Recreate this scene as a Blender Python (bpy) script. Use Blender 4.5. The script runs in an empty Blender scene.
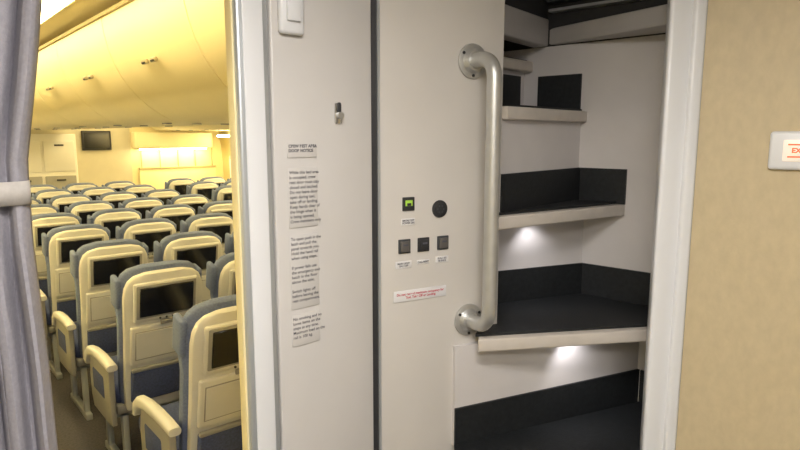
import bpy, bmesh, math, random
from mathutils import Matrix, Vector
random.seed(3)
ANG = math.radians(40.5)
RZ = Matrix.Rotation(ANG, 4, 'Z')
sc = bpy.context.scene
col = sc.collection

# ------------------------------------------------------------ materials
def mat(name, c, rough=0.5, metal=0.0, noise=0.0, nscale=20, bump=0.0, bscale=200, emit=None, es=0.0, coat=0.0, stretch=None):
    m = bpy.data.materials.new(name); m.use_nodes = True
    nt = m.node_tree; b = nt.nodes['Principled BSDF']
    b.inputs['Base Color'].default_value = (*c, 1)
    b.inputs['Roughness'].default_value = rough
    b.inputs['Metallic'].default_value = metal
    if coat: b.inputs['Coat Weight'].default_value = coat
    if emit:
        b.inputs['Emission Color'].default_value = (*emit, 1)
        b.inputs['Emission Strength'].default_value = es
    tc = nt.nodes.new('ShaderNodeTexCoord'); mp = nt.nodes.new('ShaderNodeMapping')
    nt.links.new(tc.outputs['Object'], mp.inputs[0])
    if stretch: mp.inputs['Scale'].default_value = stretch
    if noise:
        n = nt.nodes.new('ShaderNodeTexNoise'); n.inputs['Scale'].default_value = nscale
        n.inputs['Detail'].default_value = 4
        r = nt.nodes.new('ShaderNodeValToRGB')
        r.color_ramp.elements[0].position = 0.3; r.color_ramp.elements[1].position = 0.7
        r.color_ramp.elements[0].color = (*[x*(1-noise) for x in c], 1)
        r.color_ramp.elements[1].color = (*[min(1, x*(1+noise)) for x in c], 1)
        nt.links.new(mp.outputs[0], n.inputs['Vector']); nt.links.new(n.outputs[0], r.inputs[0])
        nt.links.new(r.outputs[0], b.inputs['Base Color'])
    if bump:
        n2 = nt.nodes.new('ShaderNodeTexNoise'); n2.inputs['Scale'].default_value = bscale
        bp = nt.nodes.new('ShaderNodeBump'); bp.inputs['Strength'].default_value = bump
        bp.inputs['Distance'].default_value = 0.002
        nt.links.new(mp.outputs[0], n2.inputs['Vector']); nt.links.new(n2.outputs[0], bp.inputs['Height'])
        nt.links.new(bp.outputs[0], b.inputs['Normal'])
    return m

M_white = mat('white_laminate', (.67,.64,.60), .38, noise=.03, nscale=6, bump=.08, bscale=300)
M_door = mat('door_laminate', (.65,.63,.61), .35, noise=.04, nscale=5, bump=.06, bscale=250)
M_stairw = mat('stairwell_laminate', (.70,.67,.66), .5, noise=.04, nscale=7)
M_beam = mat('stair_header_grey', (.50,.48,.47), .45, noise=.05, nscale=9)
M_alu = mat('satin_aluminium', (.52,.55,.57), .38, .55, noise=.05, nscale=8, stretch=(1,1,.05))
M_steel = mat('brushed_steel', (.60,.60,.58), .42, .75, noise=.06, nscale=30, bump=.1, bscale=120)
M_chrome = mat('chrome', (.75,.75,.75), .12, 1)
M_frame = mat('white_frame_plastic', (.80,.81,.83), .3, noise=.02, nscale=5)
M_beige = mat('beige_wallcover', (.59,.49,.31), .55, noise=.05, nscale=60, bump=.2, bscale=160, stretch=(1,1,.6))
M_cream = mat('cream_panel', (.88,.78,.46), .5, noise=.03, nscale=3)
M_bin = mat('cream_bin', (.91,.82,.52), .42, noise=.02, nscale=3)
M_seam = mat('bin_seam', (.50,.42,.22), .6, noise=.02, nscale=3)
M_latch = mat('bin_latch_grey', (.42,.36,.22), .4, noise=.02, nscale=3)
M_bulk = mat('bulkhead_grey_cream', (.66,.61,.46), .5, noise=.04, nscale=4)
M_bulkw = mat('galley_door_white', (.78,.76,.70), .4, noise=.03, nscale=4)
M_carpet = mat('stair_carpet_black', (.012,.014,.016), .55, noise=.3, nscale=90, bump=.4, bscale=400)
M_nose = mat('stair_nosing_beige', (.62,.57,.51), .35, noise=.04, nscale=30)
M_dark = mat('dark_rubber', (.03,.03,.032), .6, noise=.1, nscale=40)
M_darkgrey = mat('dark_grey_panel', (.05,.055,.06), .4, noise=.1, nscale=10)
M_blackgl = mat('black_glass', (.008,.008,.010), .12, noise=.05, nscale=10)
M_shell = mat('seat_shell_beige', (.66,.65,.60), .4, noise=.03, nscale=15)
M_shell2 = mat('seat_shell_grey', (.31,.30,.27), .45, noise=.03, nscale=15)
M_blue = mat('seat_fabric_blue', (.06,.08,.18), .85, noise=.25, nscale=120, bump=.3, bscale=300)
M_bluel = mat('seat_fabric_greyblue', (.16,.20,.33), .85, noise=.15, nscale=120, bump=.3, bscale=300)
M_floor = mat('cabin_carpet', (.08,.075,.085), .9, noise=.3, nscale=80, bump=.4, bscale=300)
M_curt = mat('curtain_fabric', (.33,.32,.36), .85, noise=.08, nscale=150, bump=.3, bscale=400)
M_tie = mat('curtain_tie_fabric', (.50,.47,.44), .8, noise=.06, nscale=120, bump=.2)
M_text = mat('placard_ink', (.09,.09,.11), .6, noise=.05)
M_red = mat('placard_red_ink', (.55,.03,.07), .6, noise=.05)
M_plac = mat('placard_film', (.80,.79,.79), .35, noise=.02)
M_cove = mat('cove_lamp', (1,.9,.6), .5, noise=.01, emit=(1,.80,.40), es=15)
M_cove2 = mat('sidewall_lamp', (1,.9,.6), .5, noise=.01, emit=(1,.82,.42), es=44)
M_lamp = mat('ceiling_lamp_diffuser', (1,.97,.93), .5, noise=.01, emit=(1,.95,.90), es=10)
M_led = mat('led_diffuser', (1,1,1), .4, noise=.01, emit=(1,.98,1), es=12)
M_green = mat('green_display', (.3,.5,.05), .4, noise=.1, emit=(.40,.65,.08), es=.35)
M_sign = mat('sign_diffuser', (.9,.84,.72), .35, noise=.02, emit=(1,.82,.66), es=.30)
M_signr = mat('sign_red', (.8,.16,.08), .4, noise=.05, emit=(1,.14,.05), es=.6)
M_shade = mat('window_shade', (.85,.8,.65), .5, noise=.02, emit=(1,.9,.65), es=.5)

# ------------------------------------------------------------ builder
class B:
    def __init__(s): s.bm = bmesh.new(); s.mats = []
    def mi(s, m):
        if m not in s.mats: s.mats.append(m)
        return s.mats.index(m)
    def add(s, t, m, M=None, smooth=False):
        if M is not None: bmesh.ops.transform(t, matrix=M, verts=t.verts)
        bmesh.ops.recalc_face_normals(t, faces=t.faces)
        i = s.mi(m)
        for f in t.faces: f.material_index = i; f.smooth = smooth
        me = bpy.data.meshes.new('t'); t.to_mesh(me); t.free()
        s.bm.from_mesh(me); bpy.data.meshes.remove(me)
    def box(s, c, d, m, bev=0.0, seg=2, M=None, smooth=None):
        t = bmesh.new(); bmesh.ops.create_cube(t, size=1)
        bmesh.ops.transform(t, matrix=Matrix.Translation(c) @ Matrix.Diagonal((*d, 1)), verts=t.verts)
        if bev: bmesh.ops.bevel(t, geom=list(t.edges), offset=bev, segments=seg, profile=.5, affect='EDGES')
        s.add(t, m, M, smooth=(bev > 0) if smooth is None else smooth)
    def prism(s, pts, z0, z1, m, bev=0.0, M=None, seg=3):
        t = bmesh.new()
        lo = [t.verts.new((p[0], p[1], z0)) for p in pts]; hi = [t.verts.new((p[0], p[1], z1)) for p in pts]
        t.faces.new(lo); t.faces.new(hi)
        n = len(pts)
        for i in range(n): t.faces.new((lo[i], lo[(i+1) % n], hi[(i+1) % n], hi[i]))
        if bev: bmesh.ops.bevel(t, geom=list(t.edges), offset=bev, segments=seg, profile=.5, affect='EDGES')
        s.add(t, m, M, smooth=bev > 0)
    def cyl(s, c, r, h, m, axis='Z', M=None, seg=32, bev=0.0, r2=None):
        t = bmesh.new()
        bmesh.ops.create_cone(t, cap_ends=True, segments=seg, radius1=r, radius2=r if r2 is None else r2, depth=h)
        if bev: bmesh.ops.bevel(t, geom=[e for e in t.edges if len(e.link_faces[0].verts) > 4 or len(e.link_faces[-1].verts) > 4], offset=bev, segments=2, profile=.5, affect='EDGES')
        R = {'Z': Matrix(), 'X': Matrix.Rotation(math.pi/2, 4, 'Y'), 'Y': Matrix.Rotation(math.pi/2, 4, 'X')}[axis]
        T = Matrix.Translation(c) @ R
        s.add(t, m, (M @ T) if M is not None else T, smooth=False)
    def loft(s, rings, m, M=None, smooth=True):
        t = bmesh.new(); vs = [[t.verts.new(p) for p in r] for r in rings]
        n = len(rings[0])
        for a, b in zip(vs, vs[1:]):
            for i in range(n): t.faces.new((a[i], a[(i+1) % n], b[(i+1) % n], b[i]))
        t.faces.new(vs[0]); t.faces.new(vs[-1])
        s.add(t, m, M, smooth)
    def tube(s, path, r, m, M=None, n=20):
        rings = []
        pts = [Vector(p) for p in path]
        prev = None
        for i, p in enumerate(pts):
            d = (pts[min(i+1, len(pts)-1)] - pts[max(i-1, 0)]).normalized()
            if prev is None:
                a = Vector((0, 0, 1)) if abs(d.z) < .9 else Vector((1, 0, 0))
                u = d.cross(a).normalized()
            else: u = (prev - d * prev.dot(d)).normalized()
            prev = u; w = d.cross(u)
            rings.append([p + u*r*math.cos(2*math.pi*k/n) + w*r*math.sin(2*math.pi*k/n) for k in range(n)])
        s.loft(rings, m, M)
    def mesh(s, name):
        me = bpy.data.meshes.new(name); s.bm.to_mesh(me); s.bm.free()
        for m in s.mats: me.materials.append(m)
        return me
    def obj(s, name, rz=False, parent=None):
        o = bpy.data.objects.new(name, s.mesh(name)); col.objects.link(o)
        if rz: o.rotation_euler = (0, 0, ANG)
        if parent: o.parent = parent
        try: o.data.set_sharp_from_angle(angle=math.radians(40))
        except Exception: pass
        return o

def empty(name):
    e = bpy.data.objects.new(name, None); col.objects.link(e); e.empty_display_size = .1
    return e

def slab(p, q, th, cam_side=True):
    """plan rectangle along p->q, thickness th toward the room (or away)"""
    p = Vector(p); q = Vector(q); d = (q-p).normalized(); n = Vector((d.y, -d.x))
    if n.dot(-p) < 0: n = -n
    if not cam_side: n = -n
    return [p, q, q+n*th, p+n*th]

def wallM(O, D, N, t, z, off=0.0):
    """matrix: x along wall, y up, z out of wall"""
    D = Vector((D[0], D[1], 0)).normalized(); N = Vector((N[0], N[1], 0)).normalized()
    P = Vector((O[0], O[1], 0)) + D*t + N*off; P.z = z
    U = Vector((0, 0, 1))
    return Matrix(((D.x, U.x, N.x, P.x), (D.y, U.y, N.y, P.y), (D.z, U.z, N.z, P.z), (0, 0, 0, 1)))

def text(name, body, size, M, m, parent, align='CENTER', sp=1.0, ls=1.0, bold=0.0):
    c = bpy.data.curves.new(name, 'FONT'); c.body = body; c.size = size
    c.align_x = align; c.align_y = 'CENTER' if align == 'CENTER' else 'TOP'
    c.space_character = sp; c.space_line = ls; c.offset = bold
    c.materials.append(m)
    o = bpy.data.objects.new(name, c); col.objects.link(o)
    o.matrix_world = M
    if parent: o.parent = parent
    return o

# ------------------------------------------------------------ room shell (aircraft axis frame: x=b, y=a)
b = B(); b.box((1.62, 4.6, -.05), (6.4, 12.8, .1), M_floor); b.obj('floor', True)
def sheet(name, prof, a0, a1, m, th=.02):
    t = B()
    bm = bmesh.new()
    A = [bm.verts.new((p[0], a0, p[1])) for p in prof]; C = [bm.verts.new((p[0], a1, p[1])) for p in prof]
    for i in range(len(prof)-1): bm.faces.new((A[i], A[i+1], C[i+1], C[i]))
    t.add(bm, m, smooth=True)
    o = t.obj(name, True)
    md = o.modifiers.new('s', 'SOLIDIFY'); md.thickness = th; md.offset = 0
    return o
def arc(p0, p1, p2, n=8):
    return [((1-t)**2*p0[0]+2*t*(1-t)*p1[0]+t*t*p2[0], (1-t)**2*p0[1]+2*t*(1-t)*p1[1]+t*t*p2[1]) for t in [i/n for i in range(n+1)]]
A0, A1 = 1.02, 10.3
sheet('ceiling', [(-1.5, 2.36), (.2, 2.36), (.55, 2.38), (.9, 2.36), (2.3, 2.36), (2.7, 2.38), (3.1, 2.36), (4.8, 2.36)], A0, A1, M_cream)
b = B(); b.box((1.62, -.27, 2.25), (6.3, 2.58, .04), M_white); b.obj('ceiling_vestibule', True)
sheet('wall_right_cabin', arc((4.55, 0), (4.75, 1.2), (4.45, 2.36)), -1.5, A1, M_cream)
sheet('wall_left_cabin', arc((-1.31, 0), (-1.51, 1.2), (-1.21, 2.36)), -1.5, A1, M_cream)
b = B(); b.box((1.62, -1.55, 1.15), (6.3, .06, 2.3), M_white); b.obj('wall_rear', True)
# end bulkhead with doorway into galley
b = B()
b.box((1.9, A1+.03, 1.17), (2.3, .06, 2.34), M_bulk)
b.box((3.85, A1+.03, 1.17), (1.6, .06, 2.34), M_cream)
b.box((-.95, A1+.03, 1.17), (1.1, .06, 2.34), M_bulk)
b.box((.2, A1+.03, 2.2), (1.4, .06, .3), M_bulk)
b.box((.2, A1+.6, 1.15), (1.4, .06, 2.3), M_cream)
b.obj('wall_front', True)
b = B()
b.box((3.80, A1-.035, .6), (1.3, .04, 1.1), M_cream, .01)
for x in (3.2, 3.50, 3.8, 4.1, 4.4): b.box((x, A1-.03, 1.3), (.012, .03, .42), M_seam, .003)
b.box((3.8, A1-.04, 1.16), (1.3, .05, .03), M_seam, .004)
b.box((3.70, A1-.12, 1.62), (1.30, .2, .27), M_bin, .03, 4)  # added cornice, keeps the bright zone low on the bulkhead
b.box((3.70, A1-.14, 1.477), (1.1, .05, .02), M_cove2)  # added wash lamp, makes the glow at the far bulkhead
b.obj('added_wash_cornice', True)
b = B(); b.box((2.54, A1-.03, 1.62), (.42, .05, .30), M_dark, .01); b.box((2.54, A1-.056, 1.62), (.36, .01, .24), M_blackgl)
b.obj('bulkhead_monitor', True)
b = B()
b.box((1.7, A1-.25, .86), (.9, .45, 1.72), M_bulkw, .01)
for j in (-.22, .22):
    for i in range(3):
        b.box((1.7+j, A1-.485, .40+.50*i), (.40, .02, .44), M_bulkw if i > 1 else M_shell2, .008)
        b.box((1.7+j, A1-.5, .56+.50*i), (.12, .015, .025), M_dark, .004)
b.obj('galley_cabinet', True)
b = B(); b.box((.5, A1-.2, 2.16), (.34, .05, .14), M_sign, .008); b.box((.5, A1-.2, 2.29), (.05, .03, .14), M_alu)
b.obj('exit_sign', True)
for bb in (.66, 2.58):
    b = B(); b.box((bb, 5.9, 2.345), (.20, 8.4, .012), M_cove); b.box((bb, 5.9, 2.353), (.24, 8.5, .014), M_bin)
    b.obj('ceiling_cove_lamp', True)
b = B(); b.box((4.38, 5.9, 1.69), (.06, 8.0, .03), M_cove2); b.obj('sidewall_lamp', True)
b = B(); b.box((-1.14, 5.9, 1.69), (.06, 8.0, .03), M_cove2); b.obj('sidewall_lamp', True)

# overhead bins
def binprof(x0, x1, two=True):
    L = arc((x0, 2.30), (x0+.02, 1.93), (x0+.34, 1.78), 9)
    if two: R = [(x1-(p[0]-x0), p[1]) for p in L][::-1]
    else: R = [(x1, 1.78), (x1, 2.30)]
    return L+R
def make_bin(name, x0, x1, two, flip, a0, a1):
    t = B()
    prof = binprof(x0, x1, two)
    if flip: prof = [(x0+x1-p[0], p[1]) for p in prof]
    g = .004
    t.loft([[(p[0], a, p[1]) for p in prof] for a in (a0+g, a1-g)], M_bin, smooth=True)
    inner = [((p[0]-(x0+x1)/2)*.99+(x0+x1)/2, (p[1]-2.05)*.99+2.05) for p in prof]
    t.loft([[(p[0], a, p[1]) for p in inner] for a in (a0-.002, a1+.002)], M_seam)
    cap = [(x0-.015, 2.30), (x0-.015, 2.318), (x1+.015, 2.318), (x1+.015, 2.30)]
    t.loft([[(p[0], a, p[1]) for p in cap] for a in (a0, a1)], M_seam, smooth=False)
    am = (a0+a1)/2
    sides = [(x0+.040, 1)] if not flip else [(x1-.040, -1)]
    if two: sides = [(x0+.040, 1), (x1-.040, -1)]
    for x, sg in sides:
        for da in (-.06, .06):
            Mx = Matrix.Translation((x+.008*sg, am+da, 2.04)) @ Matrix.Rotation(-sg*math.radians(14), 4, 'Y')
            t.box((0, 0, 0), (.016, .075, .022), M_latch, .007, M=Mx)
            t.box((-.005*sg, 0, -.003), (.012, .045, .009), M_dark, .003, M=Mx)
    xm = (x0+x1)/2
    for k in (-.2, 0, .2):
        t.cyl((xm+k, am, 1.778), .03, .012, M_shell2)
    return t.obj(name, True)
for i in range(8):
    a0 = 1.275+1.09*i; a1 = a0+1.09
    if a1 > A1: a1 = A1-.02
    make_bin('center_overhead_bin', .92, 2.32, True, False, a0 if i else 1.49, a1)
    make_bin('overhead_bin', 3.02, 4.42, False, False, a0, a1)
    make_bin('overhead_bin', -1.18, .22, False, True, a0, a1)
wi = 1
for i in range(16):
    b = B(); a = 1.9+.53*i
    b.box((4.615, a, 1.12), (.03, .34, .44), M_shell, .012)
    b.box((4.60, a, 1.12), (.03, .24, .34), M_shade, .01)
    b.obj('window_%d' % wi, True); wi += 1

# ------------------------------------------------------------ seats
def ring(cx, cy, z, hw, hd, n=24, e=3.5):
    out = []
    for k in range(n):
        a = 2*math.pi*k/n; c = math.cos(a); s_ = math.sin(a)
        out.append((cx+hw*math.copysign(abs(c)**(2/e), c), cy+hd*math.copysign(abs(s_)**(2/e), s_), z))
    return out
def seat_mesh(name, right_arm, left_arm=True):
    t = B()
    RM = Matrix.Translation((0, -.20, .405)) @ Matrix.Rotation(math.radians(12), 4, 'X')
    prof = [(-.04, .17), (0, .180), (.12, .184), (.35, .186), (.5, .189), (.565, .189), (.61, .183), (.645, .168), (.667, .142), (.678, .10)]
    t.loft([ring(0, -.022 - .006*math.sin(h*4), h, w, .034 if h < .60 else .034-(h-.60)*.20) for h, w in prof], M_shell, RM)
    profc = [(-.03, .18), (.02, .188), (.2, .194), (.42, .196), (.48, .201), (.565, .201), (.62, .193), (.655, .177), (.676, .150), (.687, .10)]
    t.loft([ring(0, .035+(.010 if h > .46 else 0), h, w, (.040 if h < .60 else .040-(h-.60)*.20)) for h, w in profc], M_bluel, RM)
    for x in (-.194, .194):
        t.box((x, .06, .565), (.028, .09, .15), M_bluel, .013, 3, M=RM)
    t.box((0, -.058, .545), (.302, .024, .200), M_shell, .011, 3, M=RM)
    t.box((0, -.069, .551), (.280, .012, .170), M_shell2, .006, 2, M=RM)
    t.box((0, -.074, .551), (.252, .010, .148), M_blackgl, .003, 1, M=RM)
    for k in (-1, 0, 1): t.cyl((k*.03, -.071, .456), .005, .006, M_dark, 'Y', M=RM, seg=10)
    # tray table with recess lines and latch
    t.box((0, -.060, .325), (.330, .022, .205), M_shell, .010, 3, M=RM)
    t.box((0, -.0705, .325), (.29, .004, .150), M_shell2, .0015, 1, M=RM)
    t.box((0, -.072, .325), (.28, .004, .140), M_shell, .0015, 1, M=RM)
    t.box((0, -.076, .436), (.06, .012, .022), M_shell2, .004, M=RM)
    # literature pocket
    t.box((0, -.066, .110), (.325, .028, .18), M_blue, .012, 3, M=RM)
    t.box((0, -.075, .200), (.325, .02, .02), M_shell2, .006, M=RM)
    # seat cushion & pan
    t.box((0, .055, .425), (.43, .47, .115), M_blue, .045, 4)
    t.box((0, .03, .355), (.42, .46, .05), M_shell2, .015, 2)
    t.cyl((0, .12, .31), .022, .47, M_alu, 'X'); t.cyl((0, -.12, .31), .022, .47, M_alu, 'X')
    for x in (-.17, .17):
        t.box((x, .13, .155), (.03, .04, .31), M_alu, .006); t.box((x, -.17, .155), (.03, .04, .33), M_alu, .006)
        t.box((x, -.02, .02), (.035, .42, .04), M_alu, .006)
    arms = ([-.235] if left_arm else []) + ([.235] if right_arm else [])
    for x in arms:
        path = [(-.27, .605), (-.20, .61), (-.08, .612), (.04, .605), (.12, .588), (.165, .555), (.175, .52)]
        hh = [.016, .020, .022, .022, .024, .024, .014]
        rings = []
        for (y, z), h in zip(path, hh):
            rings.append([(x+.024*math.copysign(abs(math.cos(a))**.6, math.cos(a)), y+(.0 if z > .59 else h*math.sin(a)*.5), z+h*math.copysign(abs(math.sin(a))**.7, math.sin(a))*(1 if z > .55 else .6)) for a in [2*math.pi*k/16 for k in range(16)]])
        t.loft(rings, M_shell)
        t.prism([(-.24, .30), (.08, .30), (.11, .36), (.11, .47), (.09, .59), (-.24, .595)], x-.014, x+.014, M_shell2, .006,
                M=Matrix(((0, 0, 1, 0), (1, 0, 0, 0), (0, 1, 0, 0), (0, 0, 0, 1))))
        t.box((x, -.05, .47), (.036, .20, .12), M_blue, .012)
    me = t.mesh(name)
    try: me.set_sharp_from_angle(angle=math.radians(40))
    except Exception: pass
    return me
SM1 = seat_mesh('seat_mesh_a', False); SM2 = seat_mesh('seat_mesh_b', True)
def put_seat(bx, a, me):
    o = bpy.data.objects.new('airplane_seat', me); col.objects.link(o)
    o.matrix_world = RZ @ Matrix.Translation((bx, a, 0))
for k in range(9):
    a = 2.03+.38+.81*k
    for bx in (.96, 1.43, 1.90, 2.37): put_seat(bx, a, SM2 if bx > 2.3 else SM1)
    if a > 3:
        for bx in (3.20, 3.67, 4.14): put_seat(bx, a, SM2 if bx > 4.1 else SM1)
        for bx in (-.90, -.43, .04): put_seat(bx, a, SM2 if bx > 0 else SM1)

# ------------------------------------------------------------ pillar + door + monument walls
F = Vector((-math.sin(ANG), math.cos(ANG))); R = Vector((math.cos(ANG), math.sin(ANG)))
A = Vector((-.24, 1.15)); K = A-R*.068
b = B()
b.prism([K, A-R*.003, A-R*.003+F*.045, K+F*.04], 0, 2.25, M_alu, .006)
b.prism([K-R*.004+F*.010, K+F*.010, K+F*.036, K-R*.004+F*.036], 0, 2.25, M_cream, .001)  # yellow cabin light on the pillar side, put into a cream strip
b.prism([K+R*.012-F*.003, K+R*.052-F*.003, K+R*.052+F*.002, K+R*.012+F*.002], 0, 2.25, M_frame, .0015)
b.obj('trim_1')
O1 = A; D1 = R; N1 = -F
E1 = .237
door = empty('door_1')
b = B(); b.prism([A, A+R*E1, A+R*E1+F*.04, A+F*.04], 0.02, 2.25, M_door, .004); b.obj('leaf', parent=door)
b = B(); b.box((0, 0, .003), (.017, .042, .006), M_chrome, .003, M=wallM(O1, D1, N1, .1465, 1.744))
b.cyl((0, -.004, .010), .007, .012, M_steel, M=wallM(O1, D1, N1, .1465, 1.744))
b.box((0, .012, .008), (.006, .02, .008), M_dark, .002, M=wallM(O1, D1, N1, .1465, 1.744))
b.obj('latch', parent=door)
b = B(); b.box((0, 0, .008), (.052, .115, .016), M_frame, .007, 3, M=wallM(O1, D1, N1, .040, 1.945))
b.box((0, .0, .019), (.030, .07, .01), M_frame, .004, M=wallM(O1, D1, N1, .040, 1.945)); b.obj('strike_housing', parent=door)
plac = empty('instruction_placard')
b = B()
for z_, h_ in ((1.672, .030), (1.578, .118), (1.428, .150), (1.308, .066)):
    b.box((0, 0, .0018), (.066, h_, .0014), M_door, .0004, M=wallM(O1, D1, N1, .061, z_))
b.obj('film', parent=plac)
def pt(n, body, z_, sz=.0085, ls=1.14, bold=.00012):
    text(n, body, sz, wallM(O1, D1, N1, .030, z_, .0030), M_text, plac, 'LEFT', ls=ls, bold=bold)
pt('title', "CREW REST AREA\nDOOR NOTICE", 1.683, .0080, 1.1, .0003)
pt('paragraph_1', "While this bed area\nis occupied, crew\nrest door must stay\nclosed and latched.\nDo not leave door\nopen during taxi,\ntake off or landing.\nKeep hands clear of\nthe hinge when it\nis being opened.\nCrew members only", 1.632)
pt('paragraph_2', "To open push in the\nlatch and pull the\npanel towards you.\nHold the hand rail\nwhen using steps.\n\nIf power fails use\nthe emergency exit\nhatch in the floor\nabove the aisle.\n\nSwitch lights off\nbefore leaving the\nrest compartment.", 1.500)
pt('paragraph_3', "No smoking and no\nloose items on the\nsteps at any time.\nMaximum load on the\nrail is 100 kg.", 1.336)

# rubber gap + wall carrying the controls
O2 = Vector((-.047, 1.32)); D2 = Vector((.88, .475)).normalized(); N2 = Vector((D2.y, -D2.x))
g0 = A+R*E1
b = B(); b.prism([g0+F*.012, O2+D2*.0, O2-N2*.03, g0+F*.04], 0, 2.3, M_dark)
b.prism([O2-D2*.003+N2*.003, O2+D2*.003+N2*.003, O2+D2*.003-N2*.01, O2-D2*.003-N2*.01], 0, 2.3, M_alu)
b.obj('trim_2')
C = O2+D2*.336
b = B(); b.prism([O2+D2*.003, C, C-N2*.02, O2+D2*.003-N2*.02], 0, 2.6, M_white, .002)
b.obj('wall_center')
mb0 = (Matrix.Rotation(-ANG, 2) @ (g0+F*.045)).x
b = B(); b.box((mb0+.012, 1.26, 1.15), (.02, .36, 2.3), M_cream); b.obj('wall_left_monument', True)
b = B(); b.box((1.72, 1.455, 1.15), (1.86, .03, 2.3), M_cream); b.obj('wall_back_monument', True)
b = B(); b.box((2.65, .6, 1.15), (.03, 1.72, 2.3), M_cream); b.obj('wall_side_monument', True)

# ---- controls on wall
ctl = empty('control_panel')
def wm(t, z, off=0): return wallM(O2, D2, N2, t, z, off)
b = B()
b.box((0, 0, .002), (.031, .031, .004), M_dark, .0015, M=wm(.0741, 1.546)); b.box((0, .002, .0045), (.018, .013, .002), M_green, .0005, M=wm(.0741, 1.546))
b.box((0, -.001, .0058), (.010, .006, .001), M_dark, M=wm(.0741, 1.546))
b.obj('status_display', parent=ctl)
b = B(); b.cyl((0, 0, .002), .0205, .004, M_dark, M=wm(.158, 1.530), bev=.001); b.cyl((0, 0, .005), .014, .004, M_dark, M=wm(.158, 1.530), bev=.001)
for k in range(6): b.cyl((.008*math.cos(k*1.047), .008*math.sin(k*1.047), .0072), .002, .001, M_darkgrey, M=wm(.158, 1.530), seg=10)
b.obj('call_speaker', parent=ctl)
M_btn = mat('button_grey', (.12,.11,.10), .45, noise=.04)
for i, t_ in enumerate((.0638, .1143, .1675)):
    b = B(); b.box((0, 0, .002), (.031, .033, .004), M_darkgrey if i != 1 else M_dark, .0015, M=wm(t_, 1.449))
    b.box((0, 0, .006), (.023, .025, .006), M_btn if i != 1 else M_dark, .002, M=wm(t_, 1.449)); b.box((0, .004, .0095), (.012, .004, .001), M_text, M=wm(t_, 1.449))
    b.obj('button_%d' % (i+1), parent=ctl)
for i, (t_, z_, w_, h_, tx) in enumerate(((.074, 1.505, .036, .016, "SMOKE DET\nPOWER ON"), (.062, 1.406, .042, .017, "MAIN LIGHT\nON / OFF"), (.1143, 1.408, .034, .010, "CALL RESET"), (.166, 1.409, .036, .015, "EVAC SIG\nSILENCE"))):
    b = B(); b.box((0, 0, .0008), (w_, h_, .0016), M_plac, .0004, M=wm(t_, z_)); b.obj('label_%d' % (i+1), parent=ctl)
    text('label_text_%d' % (i+1), tx, .0058, wm(t_, z_, .002), M_text, ctl, bold=.0002)
wp = empty('warning_placard')
b = B(); b.box((0, 0, .0018), (.142, .026, .0016), M_plac, .0004, M=wm(.107, 1.332)); b.obj('film', parent=wp)
text('text', "Do not exceed maximum occupancy for\nTaxi, Take Off or Landing", .0078, wm(.107, 1.332, .0030), M_red, wp, bold=.00022)

# ---- handrail
hr = empty('handrail')
tr = .243; e = .088; z1 = 1.870; z0 = 1.250
def hp(off, z):
    p = O2+D2*tr+N2*off
    return (p.x, p.y, z)
path = [hp(.0, z1), hp(.03, z1)]
rr = .045
for k in range(9):
    th = k/8*math.pi/2
    path.append(hp(e-rr+rr*math.sin(th), z1-rr+rr*math.cos(th)))
for k in range(1, 12): path.append(hp(e, z1-rr-(z1-z0-2*rr)*k/12))
for k in range(9):
    th = k/8*math.pi/2
    path.append(hp(e-rr+rr*math.cos(th), z0+rr-rr*math.sin(th)))
path += [hp(.03, z0), hp(0, z0)]
b = B(); b.tube(path, .0170, M_steel); b.obj('rail', parent=hr)
for i, z in enumerate((z1, z0)):
    b = B(); b.cyl((0, 0, .004), .040, .008, M_steel, M=wm(tr, z), bev=.003); b.cyl((0, 0, .012), .030, .010, M_steel, M=wm(tr, z), r2=.022)
    for k in range(3): b.cyl((.033*math.cos(k*2.09+.5), .033*math.sin(k*2.09+.5), .009), .0035, .003, M_dark, M=wm(tr, z), seg=10)
    b.obj('flange_%d' % (i+1), parent=hr)

# ------------------------------------------------------------ stairwell
S0 = Vector((.555, 1.78)); s = Vector((-.745, .667)).normalized()
def S(t): return S0+s*t
st = empty('staircase')
b = B(); b.prism(slab(S(-.56), S(.42), .02, False), 0, 1.965, M_stairw); b.obj('wall_stair_outer')
b = B(); b.prism(slab(S(-.56), S(.42), .02, False), 1.965, 2.62, M_dark)
b.prism(slab(S(-.46), S(.13), .03, True), 2.060, 2.068, M_alu)
b.prism(slab(S(-.46), S(.13), .045, True), 2.085, 2.12, M_darkgrey)
b.obj('wall_stair_upper')
b = B(); c1 = S(.142)
b.prism([c1, (.668, 1.50), (.90, 1.46), S(-.50)], 1.968, 2.018, M_beam, .005)
c2 = Vector((.18, 1.53))
b.prism(slab(c1, c2, .05, False), 1.965, 2.045, M_beam, .006)
b.prism(slab(c1+Vector((0, .01)), c2+Vector((0, .01)), .02, False), 2.045, 2.5, M_dark)
b.obj('trim_3')
b = B(); b.prism(slab(S(.42), S(.42)-Vector((.667, .745))*.5, .015, False), 0, 2.6, M_stairw); b.obj('wall_stair_end')
b = B(); b.prism(slab(C-N2*.02, Vector((.19, 1.64)), .012, False), 0, 1.76, M_stairw); b.obj('wall_stair_inner')
b = B(); b.prism([(-.05,1.35), (.2,1.3),(1.3,1.3), (.9, 1.6), (.25, 2.1), (-.3, 1.7)], 2.62, 2.66, M_darkgrey); b.obj('ceiling_stair')

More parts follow.
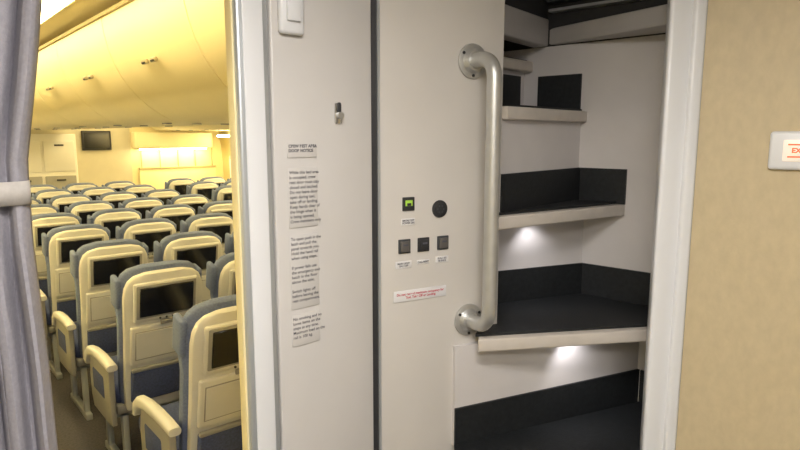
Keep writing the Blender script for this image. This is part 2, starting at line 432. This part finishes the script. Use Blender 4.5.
def inset(poly, d):
    p, q = Vector(poly[0]), Vector(poly[1]); dr = (q-p).normalized(); n = Vector((-dr.y, dr.x))
    c = sum((Vector(v) for v in poly), Vector((0, 0)))/len(poly)
    if (c-p).dot(n) < 0: n = -n
    return [p+n*d, q+n*d]+[Vector(v) for v in poly[2:]]
def tread(n, poly, z, ins=.022):
    t = B(); t.prism(poly, z-.032, z, M_nose, .004); t.obj('tread_%d' % n, parent=st)
    t = B(); t.prism(inset(poly, ins), z+.0003, z+.006, M_carpet); t.obj('tread_carpet_%d' % n, parent=st)
def riser(n, p, q, z0_, z1_, kick=.1, th=.015):
    t = B(); t.prism(slab(p, q, th, False), z0_, z1_, M_stairw)
    t.obj('riser_%d' % n, parent=st)
    if kick:
        t = B(); t.prism(slab(p, q, .006), z0_, z0_+kick, M_carpet); t.obj('riser_kick_%d' % n, parent=st)
def skick(n, ta, tb, z, h=.1):
    t = B(); t.prism(slab(S(ta), S(tb), .007), z, z+h, M_carpet); t.obj('wall_kick_%d' % n, parent=st)
C_ = Vector((.249, 1.48))
Z1, Z2, Z3, Z4, Z5 = .93, 1.218, 1.505, 1.770, 1.925
tread(1, [(.125, 1.17), (.60, 1.20), (.62, 1.40), (.93, 1.44), (.70, 1.65), (.135, 1.40)], Z1)
riser(2, (.135, 1.405), (.70, 1.665), Z1, Z2-.03)
skick(1, -.40, -.19, Z1)
tread(2, [(.186, 1.373), (.875, 1.494), (.555, 1.78), (.195, 1.64), (.249, 1.485), (.20, 1.457)], Z2)
riser(3, (.19, 1.635), (.555, 1.785), Z2, Z3-.03)
skick(2, -.44, 0.0, Z2)
tread(3, [(.238, 1.432), (.643, 1.70), (.555, 1.782), (.20, 1.63), (.235, 1.49)], Z3)
riser(4, (.249, 1.485), (.535, 1.80), Z3, Z4-.03)
skick(3, -.118, .02, Z3)
nn = Vector((.667, .745))
tread(4, [C_-s*.014, S(.0)-s*-.008, S(.222), S(.222)-nn*.42], Z4, .018)
r5a, r5b = S(.222), S(.222)-nn*.42
riser(5, r5a, r5b, Z4, Z5-.03, kick=0)
t = B(); t.prism(slab(r5a-nn*.03, r5b, .006), Z4, Z4+.11, M_carpet); t.obj('riser_kick_5', parent=st)
skick(4, 0.03, .17, Z4, .108)
tread(5, [r5a-s*.03, r5b-s*.03, r5b+s*.19, S(.41)], Z5)
t = B()
for i, z in enumerate((.65, .37)):
    y0 = .97-.2*i
    t.prism([(.125, y0), (.60, y0+.03), (.60, 1.42), (.135, 1.40)], z-.032, z, M_nose, .004)
    t.prism([(.125, y0+.022), (.60, y0+.052), (.60, 1.2), (.135, 1.18)], z+.0003, z+.006, M_carpet)
for i, z in enumerate((.898, .618, .338)):
    y0 = 1.20-.2*i
    t.prism([(.13, y0), (.59, y0+.03), (.59, y0+.045), (.13, y0+.015)], max(0, z-.28), z, M_stairw)
t.obj('lower_steps', parent=st)
def led(i, x, y, z, tx, ty, pw):
    t = B(); t.cyl((x, y, z-.004), .008, .006, M_led); t.cyl((x, y, z-.002), .012, .004, M_alu); t.obj('step_lamp_%d' % i, parent=st)
    l = bpy.data.lights.new('step_light', 'SPOT'); l.energy = pw; l.spot_size = math.radians(110); l.spot_blend = .8; l.shadow_soft_size = .01; l.color = (1, .97, 1)
    o = bpy.data.objects.new('step_light_%d' % i, l); col.objects.link(o); o.location = (x, y, z-.012)
    o.rotation_euler = Vector((tx-x, ty-y, -.12)).to_track_quat('-Z', 'Y').to_euler(); o.parent = st
led(1, .378, 1.660, Z3-.032, .385, 1.70, .5)
led(2, .460, 1.503, Z2-.032, .47, 1.56, .65)

# ------------------------------------------------------------ right frame and beige wall
b = B()
fr0 = Vector((.560, 1.297)); fr1 = Vector((.622, 1.302))
b.prism([fr0, fr1, fr1+Vector((.05, .12)), fr0+Vector((.045, .12))], 0, 2.25, M_frame, .012)
b.prism([fr1-Vector((.012, .012)), fr1+Vector((.014, -.012)), fr1+Vector((.014, .02)), fr1+Vector((-.012, .02))], 0, 2.25, M_frame, .006)
b.obj('trim_4')
wD = Vector((.82, -.57)).normalized(); w0 = Vector((.634, 1.302))
b = B(); b.prism(slab(w0, w0+wD*1.1, .03, False), 0, 2.25, M_beige); b.obj('wall_right')
b = B(); b.prism(slab(w0, w0+wD*.006, .004), 0, 2.25, M_alu); b.obj('trim_5')
b = B(); b.prism([w0+Vector((.0, .03)), (.94, 1.44), (.96, 1.46), w0+Vector((0, .06))], 0, 2.6, M_stairw); b.obj('wall_stair_right')
wN = Vector((wD.y, -wD.x))
if wN.dot(-w0) < 0: wN = -wN
sg = empty('illuminated_sign')
def ws(t, z, off=0): return wallM(w0, wD, wN, t, z, off)
TS = .180
b = B(); b.box((0, 0, .007), (.084, .076, .014), M_frame, .007, 3, M=ws(TS, 1.670)); b.obj('housing', parent=sg)
b = B(); b.box((.008, 0, .0145), (.052, .042, .004), M_sign, .0015, M=ws(TS, 1.670)); b.obj('lens', parent=sg)
text('lettering', "EXIT", .013, ws(TS+.010, 1.670, .0172), M_signr, sg, bold=.0006)
b = B(); b.box((.010, .012, .017), (.040, .003, .001), M_signr, M=ws(TS, 1.670)); b.box((.010, -.012, .017), (.040, .003, .001), M_signr, M=ws(TS, 1.670)); b.obj('bars', parent=sg)

# ------------------------------------------------------------ curtain
cur = empty('curtain')
def edge(z):
    pts = [(0, .336), (1.0, .334), (1.35, .336), (1.55, .342), (1.66, .340), (1.8, .316), (2.0, .288), (2.2, .28)]
    for (za, ea), (zb, eb) in zip(pts, pts[1:]):
        if za <= z <= zb: return ea+(eb-ea)*(z-za)/(zb-za)
    return .29
bm = bmesh.new(); NU, NV = 160, 70; W = .34
vv = []
for j in range(NV+1):
    z = .03+2.12*j/NV; row = []
    pinch = math.exp(-((z-1.615)/.09)**2)
    for i in range(NU+1):
        u = i/NU
        t_ = edge(z)+u*W*(1-.05*pinch)
        ph = u*9*2*math.pi
        amp = (.020-.011*pinch)*(.75+.25*math.sin(u*17+1))
        off = amp*math.sin(ph+.5*math.sin(z*2.1+u*5))+(.006-.004*pinch)*math.sin(ph*2.3+z*3)
        p = K-R*t_+N1*off + R*(.006*math.cos(ph*1.0+1.2))
        row.append(bm.verts.new((p.x, p.y, z)))
    vv.append(row)
for j in range(NV):
    for i in range(NU): bm.faces.new((vv[j][i], vv[j][i+1], vv[j+1][i+1], vv[j+1][i]))
b = B(); b.add(bm, M_curt, smooth=True); o = b.obj('cloth', parent=cur)
md = o.modifiers.new('s', 'SOLIDIFY'); md.thickness = .002
rings = []
c0 = K-R*(.340+W*.475)
for k in range(49):
    a = 2*math.pi*k/48
    hx = W*.485*math.copysign(abs(math.cos(a))**.45, math.cos(a)); hy = .021*math.copysign(abs(math.sin(a))**.6, math.sin(a))
    rings.append(c0+R*hx+N1*hy)
bm = bmesh.new(); lo = [bm.verts.new((p.x, p.y, 1.600)) for p in rings[:-1]]; hi = [bm.verts.new((p.x, p.y, 1.634)) for p in rings[:-1]]
for i in range(48): bm.faces.new((lo[i], lo[(i+1) % 48], hi[(i+1) % 48], hi[i]))
b = B(); b.add(bm, M_tie, smooth=True); o = b.obj('tie_band', parent=cur); md = o.modifiers.new('s', 'SOLIDIFY'); md.thickness = .003
p0 = K; p1 = K-R*1.5
b = B(); b.tube([(p0.x, p0.y, 2.17), (p1.x, p1.y, 2.17)], .012, M_alu); b.obj('rail', parent=cur)

# ------------------------------------------------------------ vestibule ceiling lamps
def lamp(x, y, w, d, pw, colr):
    e_ = empty('ceiling_lamp')
    t = B(); t.box((x, y, 2.222), (w+.04, d+.04, .016), M_alu, .003); t.obj('housing', parent=e_)
    t = B(); t.box((x, y, 2.214), (w, d, .008), M_lamp); t.obj('diffuser', parent=e_)
    l = bpy.data.lights.new('ceiling_light', 'AREA'); l.shape = 'RECTANGLE'; l.size = w; l.size_y = d; l.energy = pw; l.color = colr
    o = bpy.data.objects.new('ceiling_light', l); col.objects.link(o); o.location = (x, y, 2.205); o.parent = e_
lamp(.05, .30, .5, .3, 12.5, (1, .95, .90))
lamp(.1, -.6, .6, .3, 16, (1, .95, .89))

w = bpy.data.worlds.new('world'); sc.world = w; w.use_nodes = True
w.node_tree.nodes['Background'].inputs[0].default_value = (.9, .88, .85, 1); w.node_tree.nodes['Background'].inputs[1].default_value = .3
sc.view_settings.view_transform = 'Standard'

cd = bpy.data.cameras.new('camera'); cd.sensor_width = 36; cd.lens = 27; cd.clip_start = .02
cam = bpy.data.objects.new('camera', cd); col.objects.link(cam)
cam.location = (0, 0, 1.7); cam.rotation_euler = (math.radians(90-8.5), 0, 0)
sc.camera = cam
